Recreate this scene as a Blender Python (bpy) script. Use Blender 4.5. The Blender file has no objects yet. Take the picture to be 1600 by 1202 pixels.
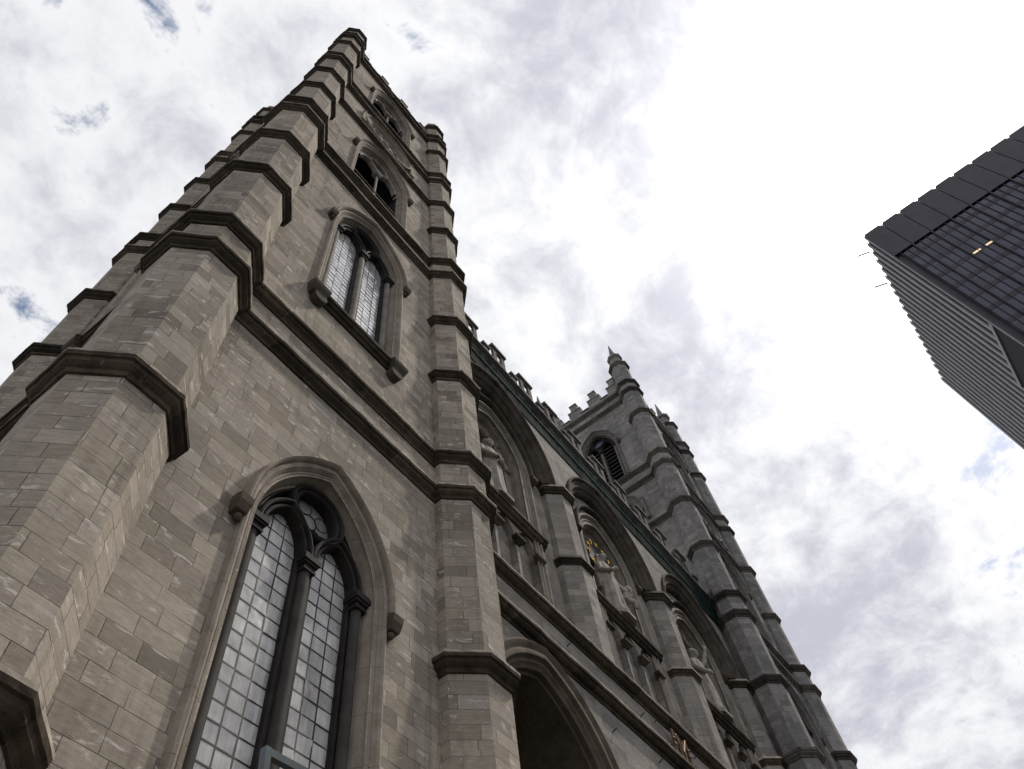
import bpy, bmesh, math, random
from mathutils import Vector, Matrix, noise as mnoise
random.seed(7)
PI = math.pi
sc = bpy.context.scene
col = sc.collection

# ------------------------------------------------------------------ camera
CAM = (0.0, -7.5, 1.65)
F_PX = 1246.33
CAMR = ((0.603765, -0.790890, -0.099803), (0.664502, 0.568487, -0.485035), (0.440346, 0.226527, 0.868781))
cd = bpy.data.cameras.new('camera'); cam = bpy.data.objects.new('camera', cd); col.objects.link(cam)
cd.sensor_width = 36.0; cd.lens = F_PX / 1600 * 36.0; cd.clip_start = 0.05; cd.clip_end = 3000
cr, cdn, cf = Vector(CAMR[0]), Vector(CAMR[1]), Vector(CAMR[2])
m = Matrix((cr, -cdn, -cf)).transposed().to_4x4(); m.translation = CAM
cam.matrix_world = m
sc.camera = cam

# ------------------------------------------------------------------ light
SUN = Vector((0.450, -0.248, 0.857)).normalized()
sl = bpy.data.lights.new('sun', 'SUN'); so = bpy.data.objects.new('sun', sl); col.objects.link(so)
sl.energy = 2.7; sl.angle = math.radians(3.0); sl.color = (1.0, 0.93, 0.84)
so.rotation_euler = SUN.to_track_quat('Z', 'Y').to_euler(); so.location = (0, -20, 80)
sc.view_settings.view_transform = 'Standard'; sc.view_settings.look = 'None'
sc.view_settings.exposure = 0.0; sc.view_settings.gamma = 1.0
try: sc.view_settings.use_curve_mapping = False
except Exception: pass

class NT:
    def __init__(s, tree): s.t = tree; s.n = tree.nodes; s.l = tree.links
    def add(s, typ, **kw):
        nd = s.n.new(typ)
        for k, v in kw.items(): setattr(nd, k, v)
        return nd
    def put(s, sock, v):
        if hasattr(v, 'is_linked') or isinstance(v, bpy.types.NodeSocket): s.l.new(v, sock)
        elif v is not None:
            if isinstance(v, (tuple, list)) and len(v) == 3 and sock.type == 'RGBA': v = (*v, 1)
            sock.default_value = v
    def math(s, op, a, b=None, c=None, clamp=False):
        nd = s.add('ShaderNodeMath', operation=op); nd.use_clamp = clamp
        for i, v in enumerate((a, b, c)):
            if v is not None: s.put(nd.inputs[i], v)
        return nd.outputs[0]
    def vmath(s, op, a, b=None):
        nd = s.add('ShaderNodeVectorMath', operation=op)
        s.put(nd.inputs[0], a)
        if b is not None: s.put(nd.inputs[1], b)
        return nd.outputs['Value'] if op in ('DOT_PRODUCT', 'LENGTH') else nd.outputs[0]
    def mix(s, f, a, b, blend='MIX'):
        nd = s.add('ShaderNodeMix', data_type='RGBA', blend_type=blend)
        s.put(nd.inputs[0], f); s.put(nd.inputs[6], a); s.put(nd.inputs[7], b)
        return nd.outputs[2]
    def noise(s, vec, scale, detail=4, rough=.55, dist=0.0):
        nd = s.add('ShaderNodeTexNoise'); s.put(nd.inputs['Vector'], vec)
        nd.inputs['Scale'].default_value = scale; nd.inputs['Detail'].default_value = detail
        nd.inputs['Roughness'].default_value = rough; nd.inputs['Distortion'].default_value = dist
        return nd.outputs['Fac']
    def rng(s, v, a, b, c=0.0, d=1.0, smooth=False):
        nd = s.add('ShaderNodeMapRange'); nd.clamp = True
        if smooth: nd.interpolation_type = 'SMOOTHSTEP'
        s.put(nd.inputs[0], v)
        for i, x in enumerate((a, b, c, d)): nd.inputs[i + 1].default_value = x
        return nd.outputs[0]
    def wn(s, dim, x):
        nd = s.add('ShaderNodeTexWhiteNoise', noise_dimensions=dim)
        s.put(nd.inputs['W' if dim == '1D' else 'Vector'], x)
        return nd.outputs['Value']
    def comb(s, x, y, z=0.0):
        nd = s.add('ShaderNodeCombineXYZ')
        for i, v in enumerate((x, y, z)): s.put(nd.inputs[i], v)
        return nd.outputs[0]

# ------------------------------------------------------------------ sky
w = bpy.data.worlds.new('World'); sc.world = w; w.use_nodes = True
N = NT(w.node_tree); N.n.clear()
out = N.add('ShaderNodeOutputWorld'); bg = N.add('ShaderNodeBackground')
sky = N.add('ShaderNodeTexSky', sky_type='NISHITA'); sky.sun_disc = False
sky.sun_elevation = math.asin(SUN.z); sky.sun_rotation = math.atan2(SUN.x, SUN.y)
tc = N.add('ShaderNodeTexCoord'); d = N.vmath('NORMALIZE', tc.outputs['Generated'])
sep = N.add('ShaderNodeSeparateXYZ'); N.put(sep.inputs[0], d)
zc = N.math('ADD', N.math('MAXIMUM', sep.outputs[2], 0.0), 0.18)
pv = N.comb(N.math('DIVIDE', sep.outputs[0], zc), N.math('DIVIDE', sep.outputs[1], zc), 4.3)
big = N.noise(pv, 2.8, 4, .5, .25)
mid = N.noise(pv, 8.0, 8, .62, .35)
fine = N.noise(pv, 19.0, 6, .62, .3)
dens = N.math('ADD', N.math('MULTIPLY', big, .36), N.math('ADD', N.math('MULTIPLY', mid, .40), N.math('MULTIPLY', fine, .24)))
cov = N.rng(dens, .358, .43, 0, 1, True)
shade = N.rng(N.math('ADD', N.math('MULTIPLY', big, .42), N.math('ADD', N.math('MULTIPLY', mid, .38), N.math('MULTIPLY', fine, .20))), .42, .60, 0, 1, True)
ccol = N.mix(shade, (0.90, 0.905, 0.93), (0.53, 0.54, 0.62))
sd = N.math('MAXIMUM', N.vmath('DOT_PRODUCT', d, tuple(SUN)), 0.0)
g1 = N.math('MULTIPLY', N.math('POWER', sd, 70.0), 2.6)
g2 = N.math('MULTIPLY', N.math('POWER', sd, 7.0), .24)
g3 = N.math('MULTIPLY', N.math('POWER', sd, 700.0), 14.0)
tex = N.rng(dens, .36, .6, 1.25, .55)
glow = N.math('MULTIPLY', N.math('ADD', N.math('ADD', g1, g2), g3), tex)
gc = N.mix(1.0, N.comb(glow, glow, glow), (1.0, .985, .96), 'MULTIPLY')
cl = N.mix(1.0, ccol, gc, 'ADD')
cl10 = N.mix(1.0, cl, (10.0, 10.0, 10.0), 'MULTIPLY')
blue = N.mix(1.0, N.mix(1.0, sky.outputs[0], (1.25, 1.25, 1.2), 'MULTIPLY'), N.mix(1.0, gc, (5, 5, 5), 'MULTIPLY'), 'ADD')
N.put(bg.inputs['Color'], N.mix(cov, blue, cl10)); bg.inputs['Strength'].default_value = 0.1
N.l.new(bg.outputs[0], out.inputs[0])

# ------------------------------------------------------------------ materials
def newmat(name):
    mt = bpy.data.materials.new(name); mt.use_nodes = True
    n = NT(mt.node_tree); b = n.n['Principled BSDF']
    b.inputs['Specular IOR Level'].default_value = .08
    return mt, n, b

def ashlar(name, cd_, cm_, cl_, h=.31, L=.62, joint=.007, pale=.5, mortar=(.055, .046, .038), bumpd=.012, grain=.25):
    mt, n, b = newmat(name)
    uv = n.add('ShaderNodeUVMap'); uv.uv_map = 'UVMap'
    sp = n.add('ShaderNodeSeparateXYZ'); n.put(sp.inputs[0], uv.outputs[0])
    u, v = sp.outputs[0], sp.outputs[1]
    vh = n.math('DIVIDE', v, h); r = n.math('FLOOR', vh); fr = n.math('FRACT', vh)
    Lr = n.math('MULTIPLY', n.math('ADD', n.math('MULTIPLY', n.wn('1D', r), .9), .7), L)
    uu = n.math('ADD', n.math('DIVIDE', u, Lr), n.math('MULTIPLY', n.wn('1D', n.math('ADD', r, 57.3)), 9.0))
    c = n.math('FLOOR', uu); fc = n.math('FRACT', uu)
    rnd = n.wn('2D', n.comb(r, c)); rnd2 = n.wn('2D', n.comb(n.math('ADD', r, 31.0), c))
    du = n.math('MULTIPLY', n.math('MINIMUM', fc, n.math('SUBTRACT', 1.0, fc)), Lr)
    dv = n.math('MULTIPLY', n.math('MINIMUM', fr, n.math('SUBTRACT', 1.0, fr)), h)
    wob = n.math('MULTIPLY', n.math('SUBTRACT', n.noise(uv.outputs[0], 7.0, 3), .5), .006)
    dist = n.math('ADD', n.math('MINIMUM', du, dv), wob)
    jm = n.rng(dist, joint * .35, joint * 1.3, 1, 0, True)
    jm = n.math('MULTIPLY', jm, n.rng(n.noise(uv.outputs[0], 1.7, 3), .35, .6, .35, 1.0))
    base = n.mix(n.rng(rnd, 0, .5), cd_, cm_); base = n.mix(n.rng(rnd, .5, 1.0), base, cl_)
    geo = n.add('ShaderNodeNewGeometry'); pos = geo.outputs['Position']
    # each block has its own bed direction and tone
    ofs = n.comb(n.math('MULTIPLY', rnd, 40.0), n.math('MULTIPLY', rnd2, 40.0), 0.0)
    blk = n.vmath('ADD', n.vmath('MULTIPLY', uv.outputs[0], (1.0, 3.2, 1.0)), ofs)
    gr = n.noise(blk, 5.0, 7, .65)
    base = n.mix(1.0, base, n.mix(n.rng(gr, .25, .75), (1 - grain,) * 3, (1 + grain * .8,) * 3), 'MULTIPLY')
    big_ = n.noise(pos, .28, 5, .6)
    base = n.mix(1.0, base, n.mix(n.rng(big_, .33, .68), (.74, .74, .75), (1.14, 1.12, 1.1)), 'MULTIPLY')
    st = n.noise(n.vmath('MULTIPLY', uv.outputs[0], (3.2, .22, 1.0)), 1.0, 5, .6)
    base = n.mix(n.rng(st, .54, .74, 0, .5), base, (.11, .092, .075))
    # replaced pale blocks, soot patches
    base = n.mix(n.math('MULTIPLY', n.math('GREATER_THAN', rnd2, .972), .5), base, (.40, .375, .335))
    so_ = n.noise(pos, .9, 6, .7, .8)
    base = n.mix(n.rng(so_, .57, .75, 0, .3), base, (.11, .095, .078))
    if name == 'ashlar_limestone':
        dk = n.math('GREATER_THAN', n.wn('2D', n.comb(c, n.math('ADD', r, 91.0))), .93)
        base = n.mix(n.math('MULTIPLY', dk, .45), base, (.12, .104, .086))
    # pale lime bloom on some blocks
    pl = n.noise(n.vmath('ADD', n.vmath('MULTIPLY', uv.outputs[0], (1.0, 2.6, 1.0)), n.comb(n.math('MULTIPLY', rnd2, 3.0), 0.0, 0.0)), 2.6, 6, .68, .6)
    plm = n.math('MULTIPLY', n.rng(pl, .565, .63), n.rng(rnd2, .25, .45))
    base = n.mix(n.math('MULTIPLY', plm, pale), base, (.60, .555, .50))
    fg = n.noise(pos, 60.0, 3, .7)
    base = n.mix(1.0, base, n.mix(n.rng(fg, .3, .7), (.86,) * 3, (1.12,) * 3), 'MULTIPLY')
    base = n.mix(n.math('MULTIPLY', jm, .8), base, mortar)
    n.put(b.inputs['Base Color'], base); b.inputs['Roughness'].default_value = .92
    hgt = n.math('ADD', n.math('MULTIPLY', n.math('SUBTRACT', 1.0, jm), .7), n.math('ADD', n.math('MULTIPLY', gr, .5), n.math('MULTIPLY', fg, .25)))
    hgt = n.math('ADD', hgt, n.math('MULTIPLY', rnd2, .35))
    bp = n.add('ShaderNodeBump'); bp.inputs['Strength'].default_value = .55; bp.inputs['Distance'].default_value = bumpd
    n.put(bp.inputs['Height'], hgt); n.put(b.inputs['Normal'], bp.outputs[0])
    return mt

def plain_stone(name, c1, c2, scale=2.5, rough=.9, streak=.3, joint=0.0, pale=None, blocks=0.0):
    mt, n, b = newmat(name)
    geo = n.add('ShaderNodeNewGeometry'); pos = geo.outputs['Position']
    a = n.noise(pos, scale, 7, .65, .3); f_ = n.noise(pos, 45, 3, .7)
    base = n.mix(n.rng(a, .32, .68), c1, c2)
    st = n.noise(n.vmath('MULTIPLY', pos, (3.0, 3.0, .35)), 1.0, 5, .6)
    base = n.mix(n.rng(st, .5, .72, 0, streak), base, (.03, .026, .022))
    if pale:
        p_ = n.noise(pos, 5.5, 5, .7)
        base = n.mix(n.rng(p_, .62, .7, 0, .5), base, pale)
    if joint:
        sp = n.add('ShaderNodeSeparateXYZ'); n.put(sp.inputs[0], pos)
        fz = n.math('FRACT', n.math('DIVIDE', n.math('ADD', sp.outputs[2], n.math('MULTIPLY', sp.outputs[0], .11)), joint))
        jm = n.rng(n.math('MINIMUM', fz, n.math('SUBTRACT', 1.0, fz)), .0, .012, .55, 0)
        base = n.mix(jm, base, (.05, .04, .035))
    if blocks:
        sp = n.add('ShaderNodeSeparateXYZ'); n.put(sp.inputs[0], pos)
        xx = n.math('DIVIDE', n.math('ADD', sp.outputs[0], n.math('MULTIPLY', sp.outputs[1], .83)), blocks)
        fx = n.math('FRACT', xx); q = n.wn('2D', n.comb(n.math('FLOOR', xx), n.math('FLOOR', n.math('MULTIPLY', sp.outputs[2], .9))))
        base = n.mix(1.0, base, n.mix(q, (.6, .6, .6), (1.5, 1.46, 1.4)), 'MULTIPLY')
        base = n.mix(n.rng(n.math('MINIMUM', fx, n.math('SUBTRACT', 1.0, fx)), 0, .014, .8, 0), base, (.015, .013, .011))
    base = n.mix(1.0, base, n.mix(n.rng(f_, .3, .7), (.85,) * 3, (1.12,) * 3), 'MULTIPLY')
    n.put(b.inputs['Base Color'], base); b.inputs['Roughness'].default_value = rough
    bp = n.add('ShaderNodeBump'); bp.inputs['Strength'].default_value = .5; bp.inputs['Distance'].default_value = .015
    n.put(bp.inputs['Height'], n.math('ADD', a, n.math('MULTIPLY', f_, .3))); n.put(b.inputs['Normal'], bp.outputs[0])
    return mt

def simple(name, c, rough=.6, metal=0.0, var=.25, scale=6.0, spec=.4):
    mt, n, b = newmat(name)
    geo = n.add('ShaderNodeNewGeometry')
    a = n.noise(geo.outputs['Position'], scale, 5, .6)
    n.put(b.inputs['Base Color'], n.mix(n.rng(a, .3, .7), tuple(x * (1 - var) for x in c), tuple(x * (1 + var) for x in c)))
    b.inputs['Roughness'].default_value = rough; b.inputs['Metallic'].default_value = metal
    b.inputs['Specular IOR Level'].default_value = spec
    return mt

M = {}
M['stone'] = ashlar('ashlar_limestone', (.275, .243, .197), (.35, .312, .258), (.415, .372, .313), pale=.8)
M['stone_grey'] = ashlar('grey_limestone', (.205, .20, .192), (.26, .254, .245), (.315, .308, .298), pale=.2, grain=.35)
M['facade'] = ashlar('facade_limestone', (.235, .22, .197), (.30, .281, .254), (.37, .346, .315), L=.8, pale=.3, joint=.005)
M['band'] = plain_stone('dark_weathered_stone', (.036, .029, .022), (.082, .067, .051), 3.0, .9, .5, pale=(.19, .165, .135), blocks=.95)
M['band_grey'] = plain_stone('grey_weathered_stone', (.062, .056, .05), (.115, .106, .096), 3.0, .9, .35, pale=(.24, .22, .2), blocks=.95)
M['lip'] = plain_stone('sunlit_nosing_tint', (.22, .195, .165), (.42, .38, .33), 5.0, .9, .35, blocks=.95)  # paler colour paints the sun catching the top edge of the bands
M['mould'] = plain_stone('moulded_limestone', (.25, .214, .172), (.39, .345, .29), 2.2, .85, .3, joint=.92, pale=(.42, .38, .33))
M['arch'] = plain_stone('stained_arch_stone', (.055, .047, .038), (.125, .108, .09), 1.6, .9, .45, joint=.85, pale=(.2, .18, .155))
M['portal'] = plain_stone('stained_shaded_portal_stone', (.085, .07, .053), (.165, .138, .107), 1.4, .9, .4, joint=.7)  # brown stone, its colour also darkened for shade inside the porch
M['niche'] = plain_stone('niche_stone', (.20, .178, .15), (.32, .288, .25), 2.0, .88, .35, joint=.9)
M['mould_grey'] = plain_stone('moulded_grey_stone', (.15, .14, .13), (.22, .205, .19), 2.2, .88, .3)
M['crest'] = plain_stone('shaded_parapet_stone', (.07, .064, .058), (.15, .138, .125), 2.5, .9, .35)  # dark colour carries the shade on merlon undersides and left faces
M['statue'] = plain_stone('statue_stone', (.22, .20, .172), (.40, .37, .33), 3.0, .85, .4)
M['tracery'] = simple('dark_painted_tracery', (.032, .029, .027), .75, 0, .4, 3.0, .12)
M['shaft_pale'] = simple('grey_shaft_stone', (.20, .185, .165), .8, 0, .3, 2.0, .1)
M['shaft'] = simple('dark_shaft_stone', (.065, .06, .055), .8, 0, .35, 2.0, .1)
M['tracery_pale'] = simple('pale_tracery_stone', (.34, .31, .28), .8, 0, .3)
M['void'] = simple('dark_interior', (.012, .012, .013), .9, 0, .2)  # near-black colour stands in for unlit depth behind openings
M['lead'] = simple('lead_bars', (.03, .028, .027), .6, .2, .3)
M['copper'] = plain_stone('green_copper', (.0025, .013, .0095), (.006, .024, .018), 1.2, .8, .4, pale=(.012, .036, .028), blocks=2.3)
M['roofing'] = simple('dark_metal_flashing', (.022, .021, .021), .9, .0, .4, 3.0, .0)
M['gate'] = simple('dark_teal_painted_steel', (.020, .036, .044), .35, .3, .4, 9.0, .6)
M['gold'] = simple('gilded_metal', (.72, .47, .10), .38, 1.0, .2)
M['bronze'] = simple('aged_bronze', (.17, .105, .058), .6, .25, .6, 8.0)
M['halo'] = simple('dark_halo_plate', (.035, .03, .025), .7, .3, .4)
M['louvre'] = simple('grey_louvre', (.10, .10, .105), .7, 0, .3)
M['leaf_glass'] = None

def glass(name, c, rough):
    mt, n, b = newmat(name)
    geo = n.add('ShaderNodeNewGeometry')
    a = n.noise(geo.outputs['Position'], 1.6, 6, .65, .8)
    f_ = n.noise(n.vmath('MULTIPLY', geo.outputs['Position'], (9, 9, 1.2)), 1.0, 5, .6)
    base = n.mix(n.rng(n.math('ADD', n.math('MULTIPLY', a, .6), n.math('MULTIPLY', f_, .4)), .36, .62), tuple(x * .6 for x in c), tuple(x * 1.25 for x in c))
    ri = geo.outputs['Random Per Island']
    base = n.mix(1.0, base, n.mix(ri, (.86, .86, .88), (1.1, 1.09, 1.07)), 'MULTIPLY')
    n.put(b.inputs['Base Color'], base)
    n.put(b.inputs['Roughness'], n.math('ADD', n.rng(a, .3, .7, rough * .6, rough * 1.6), n.math('MULTIPLY', ri, .08)))
    b.inputs['Specular IOR Level'].default_value = .75; b.inputs['IOR'].default_value = 1.5
    return mt
M['glass'] = glass('dusty_glazing', (.50, .49, .475), .14)
M['glass_bright'] = glass('sky_lit_glazing', (.62, .62, .62), .10); M['glass_bright'].node_tree.nodes['Principled BSDF'].inputs['IOR'].default_value = 2.0  # pale base colour stands in for bright sky reflected in the upper panes
M['glass_dark'] = glass('dark_stained_glass', (.03, .032, .045), .2)

# ------------------------------------------------------------------ mesh builder
class MB:
    def __init__(s): s.v = []; s.f = []; s.m = []; s.sm = 0
    def vert(s, p): s.v.append(tuple(p)); return len(s.v) - 1
    def face(s, idx, mi=0): s.f.append(tuple(idx)); s.m.append(mi)
    def poly(s, pts, mi=0): s.face([s.vert(p) for p in pts], mi)
    def loft(s, rings, close=True, cap=False, mi=0):
        ids = [[s.vert(p) for p in r] for r in rings]
        for a, b in zip(ids, ids[1:]):
            n_ = len(a)
            for i in range(n_ if close else n_ - 1):
                j = (i + 1) % n_; s.face((a[i], a[j], b[j], b[i]), mi)
        if cap: s.face(ids[0][::-1], mi); s.face(ids[-1], mi)
        return ids
    def boxf(s, F, s0, s1, n0, n1, z0, z1, mi=0):
        r = [[F(s0, n0, z), F(s1, n0, z), F(s1, n1, z), F(s0, n1, z)] for z in (z0, z1)]
        s.loft(r, True, True, mi)
    def build(s, name, mat, parent=None, smooth=None):
        me = bpy.data.meshes.new(name); me.from_pydata(s.v, [], s.f)
        mats = mat if isinstance(mat, (list, tuple)) else [mat]
        for x in mats: me.materials.append(x)
        if len(mats) > 1: me.polygons.foreach_set('material_index', s.m)
        bm = bmesh.new(); bm.from_mesh(me); bmesh.ops.remove_doubles(bm, verts=bm.verts, dist=1e-5)
        bmesh.ops.recalc_face_normals(bm, faces=bm.faces); bm.to_mesh(me); bm.free()
        uvl = me.uv_layers.new(name='UVMap')
        for p in me.polygons:
            n_ = p.normal
            if abs(n_.z) > .8: t = Vector((1, 0, 0)); b_ = Vector((0, 1, 0))
            else:
                t = Vector((-n_.y, n_.x, 0)).normalized(); b_ = Vector((0, 0, 1))
                if t.x < -1e-6 or (abs(t.x) < 1e-6 and t.y < 0): t = -t
            for li in p.loop_indices:
                co = me.vertices[me.loops[li].vertex_index].co
                uvl.data[li].uv = (co.dot(t), co.dot(b_))
        if smooth is not None:
            for p in me.polygons: p.use_smooth = True
            me.set_sharp_from_angle(angle=math.radians(smooth))
        o = bpy.data.objects.new(name, me); col.objects.link(o)
        if parent is not None:
            o.parent = parent
            if parent.type == 'EMPTY': o.location = -Vector(parent.location)
        return o

def thing(name, label, cat, loc=(0, 0, 0), group=None):
    o = bpy.data.objects.new(name, None); col.objects.link(o); o.location = loc
    o['label'] = label; o['category'] = cat
    if group: o['group'] = group
    o.empty_display_size = .5
    return o

def frame(ox, oy, t, n):
    return lambda s, k, z: (ox + t[0] * s + n[0] * k, oy + t[1] * s + n[1] * k, z)

WEAR = [1.5]
def worn(p, amp=.011):
    p = Vector(p); q = p * 1.3
    n1 = mnoise.noise_vector(q); n2 = mnoise.noise_vector(p * 6.1)
    return p + (n1 * amp + n2 * amp * .8) * WEAR[0]
def octo_w(cx, cy, ab, z, k=8):
    P = octo(cx, cy, ab, z); o = []
    for a, b in zip(P, P[1:] + P[:1]):
        for i in range(k): o.append(tuple(worn(Vector(a).lerp(Vector(b), i / k))))
    return o
def octo(cx, cy, ab, z):
    h = ab * math.tan(PI / 8)
    return [(cx + x, cy + y, z) for x, y in ((-h, -ab), (h, -ab), (ab, -h), (ab, h), (h, ab), (-h, ab), (-ab, h), (-ab, -h))]

def arch_curve(w_, zs, R, r=0.0, zb=None, Nn=12):
    """points of a pointed arch (half width w_, radius R) offset outwards by r, left foot to right foot"""
    a = R - w_; RR = R + r; th = math.acos(max(-1, min(1, a / RR)))
    right = [(-a + RR * math.cos(th * i / Nn), zs + RR * math.sin(th * i / Nn)) for i in range(Nn + 1)]
    left = [(-x, z) for x, z in right]
    pts = left + right[::-1][1:]
    if zb is not None: pts = [(-(w_ + r), zb)] + pts + [(w_ + r, zb)]
    return pts

def sweep_arch(mb, F, sc_, w_, zs, R, prof, zb=None, closed=False, mi=0, Nn=12):
    rings = []
    for (r, k) in (prof + [prof[0]] if closed else prof):
        rings.append([F(sc_ + x, k, z) for x, z in arch_curve(w_, zs, R, r, zb, Nn)])
    mb.loft(rings, False, False, mi)

def circ_sweep(mb, F, c, z, prof, n_=32, closed=True, mi=0):
    rings = []
    for (r, k) in (prof + [prof[0]] if closed else prof):
        rings.append([F(c + r * math.cos(2 * PI * i / n_), k, z + r * math.sin(2 * PI * i / n_)) for i in range(n_)])
    mb.loft(rings, True, False, mi)

def wall_open(mb, F, s0, s1, z0, z1, k, ops, mi=0):
    """wall sheet with pointed openings; ops: (centre, half width, z bottom, z spring, R)"""
    cur = s0
    for (c, w_, zb, zs, R) in sorted(ops):
        if c - w_ > cur: mb.poly([F(cur, k, z0), F(c - w_, k, z0), F(c - w_, k, z1), F(cur, k, z1)], mi)
        if zb > z0: mb.poly([F(c - w_, k, z0), F(c + w_, k, z0), F(c + w_, k, zb), F(c - w_, k, zb)], mi)
        pts = arch_curve(w_, zs, R)
        for (a, za), (b, zb2) in zip(pts, pts[1:]):
            mb.poly([F(c + a, k, za), F(c + b, k, zb2), F(c + b, k, z1), F(c + a, k, z1)], mi)
        cur = c + w_
    if cur < s1: mb.poly([F(cur, k, z0), F(s1, k, z0), F(s1, k, z1), F(cur, k, z1)], mi)

def wall_round(mb, F, s0, s1, z0, z1, c, r, zc_):
    q = [(r * math.cos(PI * i / 20), r * math.sin(PI * i / 20)) for i in range(21)]
    mb.poly([F(s0, 0, z0), F(c - r, 0, z0), F(c - r, 0, z1), F(s0, 0, z1)]); mb.poly([F(c + r, 0, z0), F(s1, 0, z0), F(s1, 0, z1), F(c + r, 0, z1)])
    for (a, za), (b, zb) in zip(q, q[1:]):
        mb.poly([F(c + a, 0, zc_ + za), F(c + b, 0, zc_ + zb), F(c + b, 0, z1), F(c + a, 0, z1)])
        mb.poly([F(c + a, 0, zc_ - za), F(c + b, 0, zc_ - zb), F(c + b, 0, z0), F(c + a, 0, z0)])

def extr(mb, F, s0, s1, prof, mi=None, cap=True):
    """extrude a closed (n, z) profile along s; optional material index per profile edge"""
    n_ = len(prof); ns = max(1, int((s1 - s0) / .22))
    R_ = [[mb.vert(worn(F(s0 + (s1 - s0) * q / ns, k, z), .009)) for k, z in prof] for q in range(ns + 1)]
    for A, B in zip(R_, R_[1:]):
        for i in range(n_):
            j = (i + 1) % n_; mb.face((A[i], A[j], B[j], B[i]), (mi[i] if mi else 0))
    if cap: mb.face(R_[0][::-1]); mb.face(R_[-1])

def cyl(mb, p0, p1, r0, r1=None, n_=10, cap=True, mi=0):
    r1 = r0 if r1 is None else r1
    p0, p1 = Vector(p0), Vector(p1); d_ = (p1 - p0).normalized()
    a = d_.orthogonal().normalized(); b = d_.cross(a)
    mb.loft([[p + (a * math.cos(2 * PI * i / n_) + b * math.sin(2 * PI * i / n_)) * r for i in range(n_)] for p, r in ((p0, r0), (p1, r1))], True, cap, mi)

def ball(mb, c, r, nu=12, nv=7, sz=1.0):
    c = Vector(c)
    rings = []
    for j in range(nv + 1):
        t = PI * j / nv; rr = max(1e-4, r * math.sin(t))
        rings.append([c + Vector((rr * math.cos(2 * PI * i / nu), rr * math.sin(2 * PI * i / nu), -r * sz * math.cos(t))) for i in range(nu)])
    mb.loft(rings, True, False)

# ------------------------------------------------------------------ ground (setting)
def structure(mb, name, mat):
    o = mb.build(name, mat); o['kind'] = 'structure'; return o
mt, n, b = newmat('asphalt')
geo = n.add('ShaderNodeNewGeometry')
n.put(b.inputs['Base Color'], n.mix(n.noise(geo.outputs['Position'], 3, 8, .7), (.04, .04, .042), (.075, .073, .07))); b.inputs['Roughness'].default_value = .9
M['asphalt'] = mt
M['paving'] = ashlar('plaza_paving', (.11, .105, .10), (.14, .135, .128), (.17, .165, .155), h=.6, L=.9, pale=.1)
g = MB(); g.poly([(-1500, -1500, -.14), (1500, -1500, -.14), (1500, 1500, -.14), (-1500, 1500, -.14)]); structure(g, 'ground', M['asphalt'])
g = MB(); g.boxf(lambda s, k, z: (s, k, z), -30, 75, -11, 75, -.13, 0.0); structure(g, 'pavement', M['paving'])

# ------------------------------------------------------------------ the church
H = [7.0, 12.35, 17.66, 19.18, 23.67, 27.78, 32.22, 33.70, 38.08, 42.55, 46.95, 48.30, 53.9, 57.3, 58.6, 62.0]
church = thing('stone_church', 'grey-brown stone gothic church with two battlemented towers and tall pointed windows', 'church', (22.84, 8, 0))
XL, XR, DX = 1.94, 10.18, 33.56
CY, TD = .16, 8.24
CX = (XL + XR) / 2
AB_LO, AB_UP, BD_LO, BD_UP = .865, .775, 1.067, .965

def turret(cx, cy, S, detail=True):
    mb = MB()
    segs = [(0, 7.0, .93), (7.0, 12.35, .895), (12.35, 33.7, AB_LO), (33.7, 58.6, AB_UP), (58.6, 62.0, .70)]
    rings = []
    for z0, z1, ab in segs:
        nz = max(1, int((z1 - z0) / .62)) if cx < 20 and detail else 1
        for i in range(nz + 1): rings.append([tuple(worn(p, .007)) for p in octo(cx, cy, ab, z0 + (z1 - z0) * i / nz)])
    mb.loft(rings, True, True)
    t = mb.build('corner_turret', S['wall'], church)
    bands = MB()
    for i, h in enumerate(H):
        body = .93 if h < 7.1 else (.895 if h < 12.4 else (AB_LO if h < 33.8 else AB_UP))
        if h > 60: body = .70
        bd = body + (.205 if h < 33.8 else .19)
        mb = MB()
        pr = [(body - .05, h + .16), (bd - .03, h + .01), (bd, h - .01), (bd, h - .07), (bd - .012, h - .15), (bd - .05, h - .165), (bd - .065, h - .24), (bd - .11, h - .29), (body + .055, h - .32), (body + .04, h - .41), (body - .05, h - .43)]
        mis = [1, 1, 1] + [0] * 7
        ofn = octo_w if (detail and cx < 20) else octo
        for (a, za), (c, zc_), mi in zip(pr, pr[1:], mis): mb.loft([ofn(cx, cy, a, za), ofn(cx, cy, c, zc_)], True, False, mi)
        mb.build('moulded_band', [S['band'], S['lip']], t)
    # pinnacle
    p = MB()
    p.loft([octo(cx, cy, .52, 62.05), octo(cx, cy, .46, 63.5), octo(cx, cy, .62, 63.6), octo(cx, cy, .64, 63.85), octo(cx, cy, .46, 64.05), octo(cx, cy, .30, 64.1), octo(cx, cy, .03, 66.6)], True, True)
    p.build('pinnacle', S['wall'], t)
    return t

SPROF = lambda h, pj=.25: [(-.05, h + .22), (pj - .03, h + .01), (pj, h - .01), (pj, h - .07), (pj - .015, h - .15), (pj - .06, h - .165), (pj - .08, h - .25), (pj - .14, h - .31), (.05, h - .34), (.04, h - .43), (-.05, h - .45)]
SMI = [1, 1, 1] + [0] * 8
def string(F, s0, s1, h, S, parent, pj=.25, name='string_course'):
    mb = MB(); extr(mb, F, s0, s1, SPROF(h, pj), SMI); return mb.build(name, [S['band'], S['lip']], parent)

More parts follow.
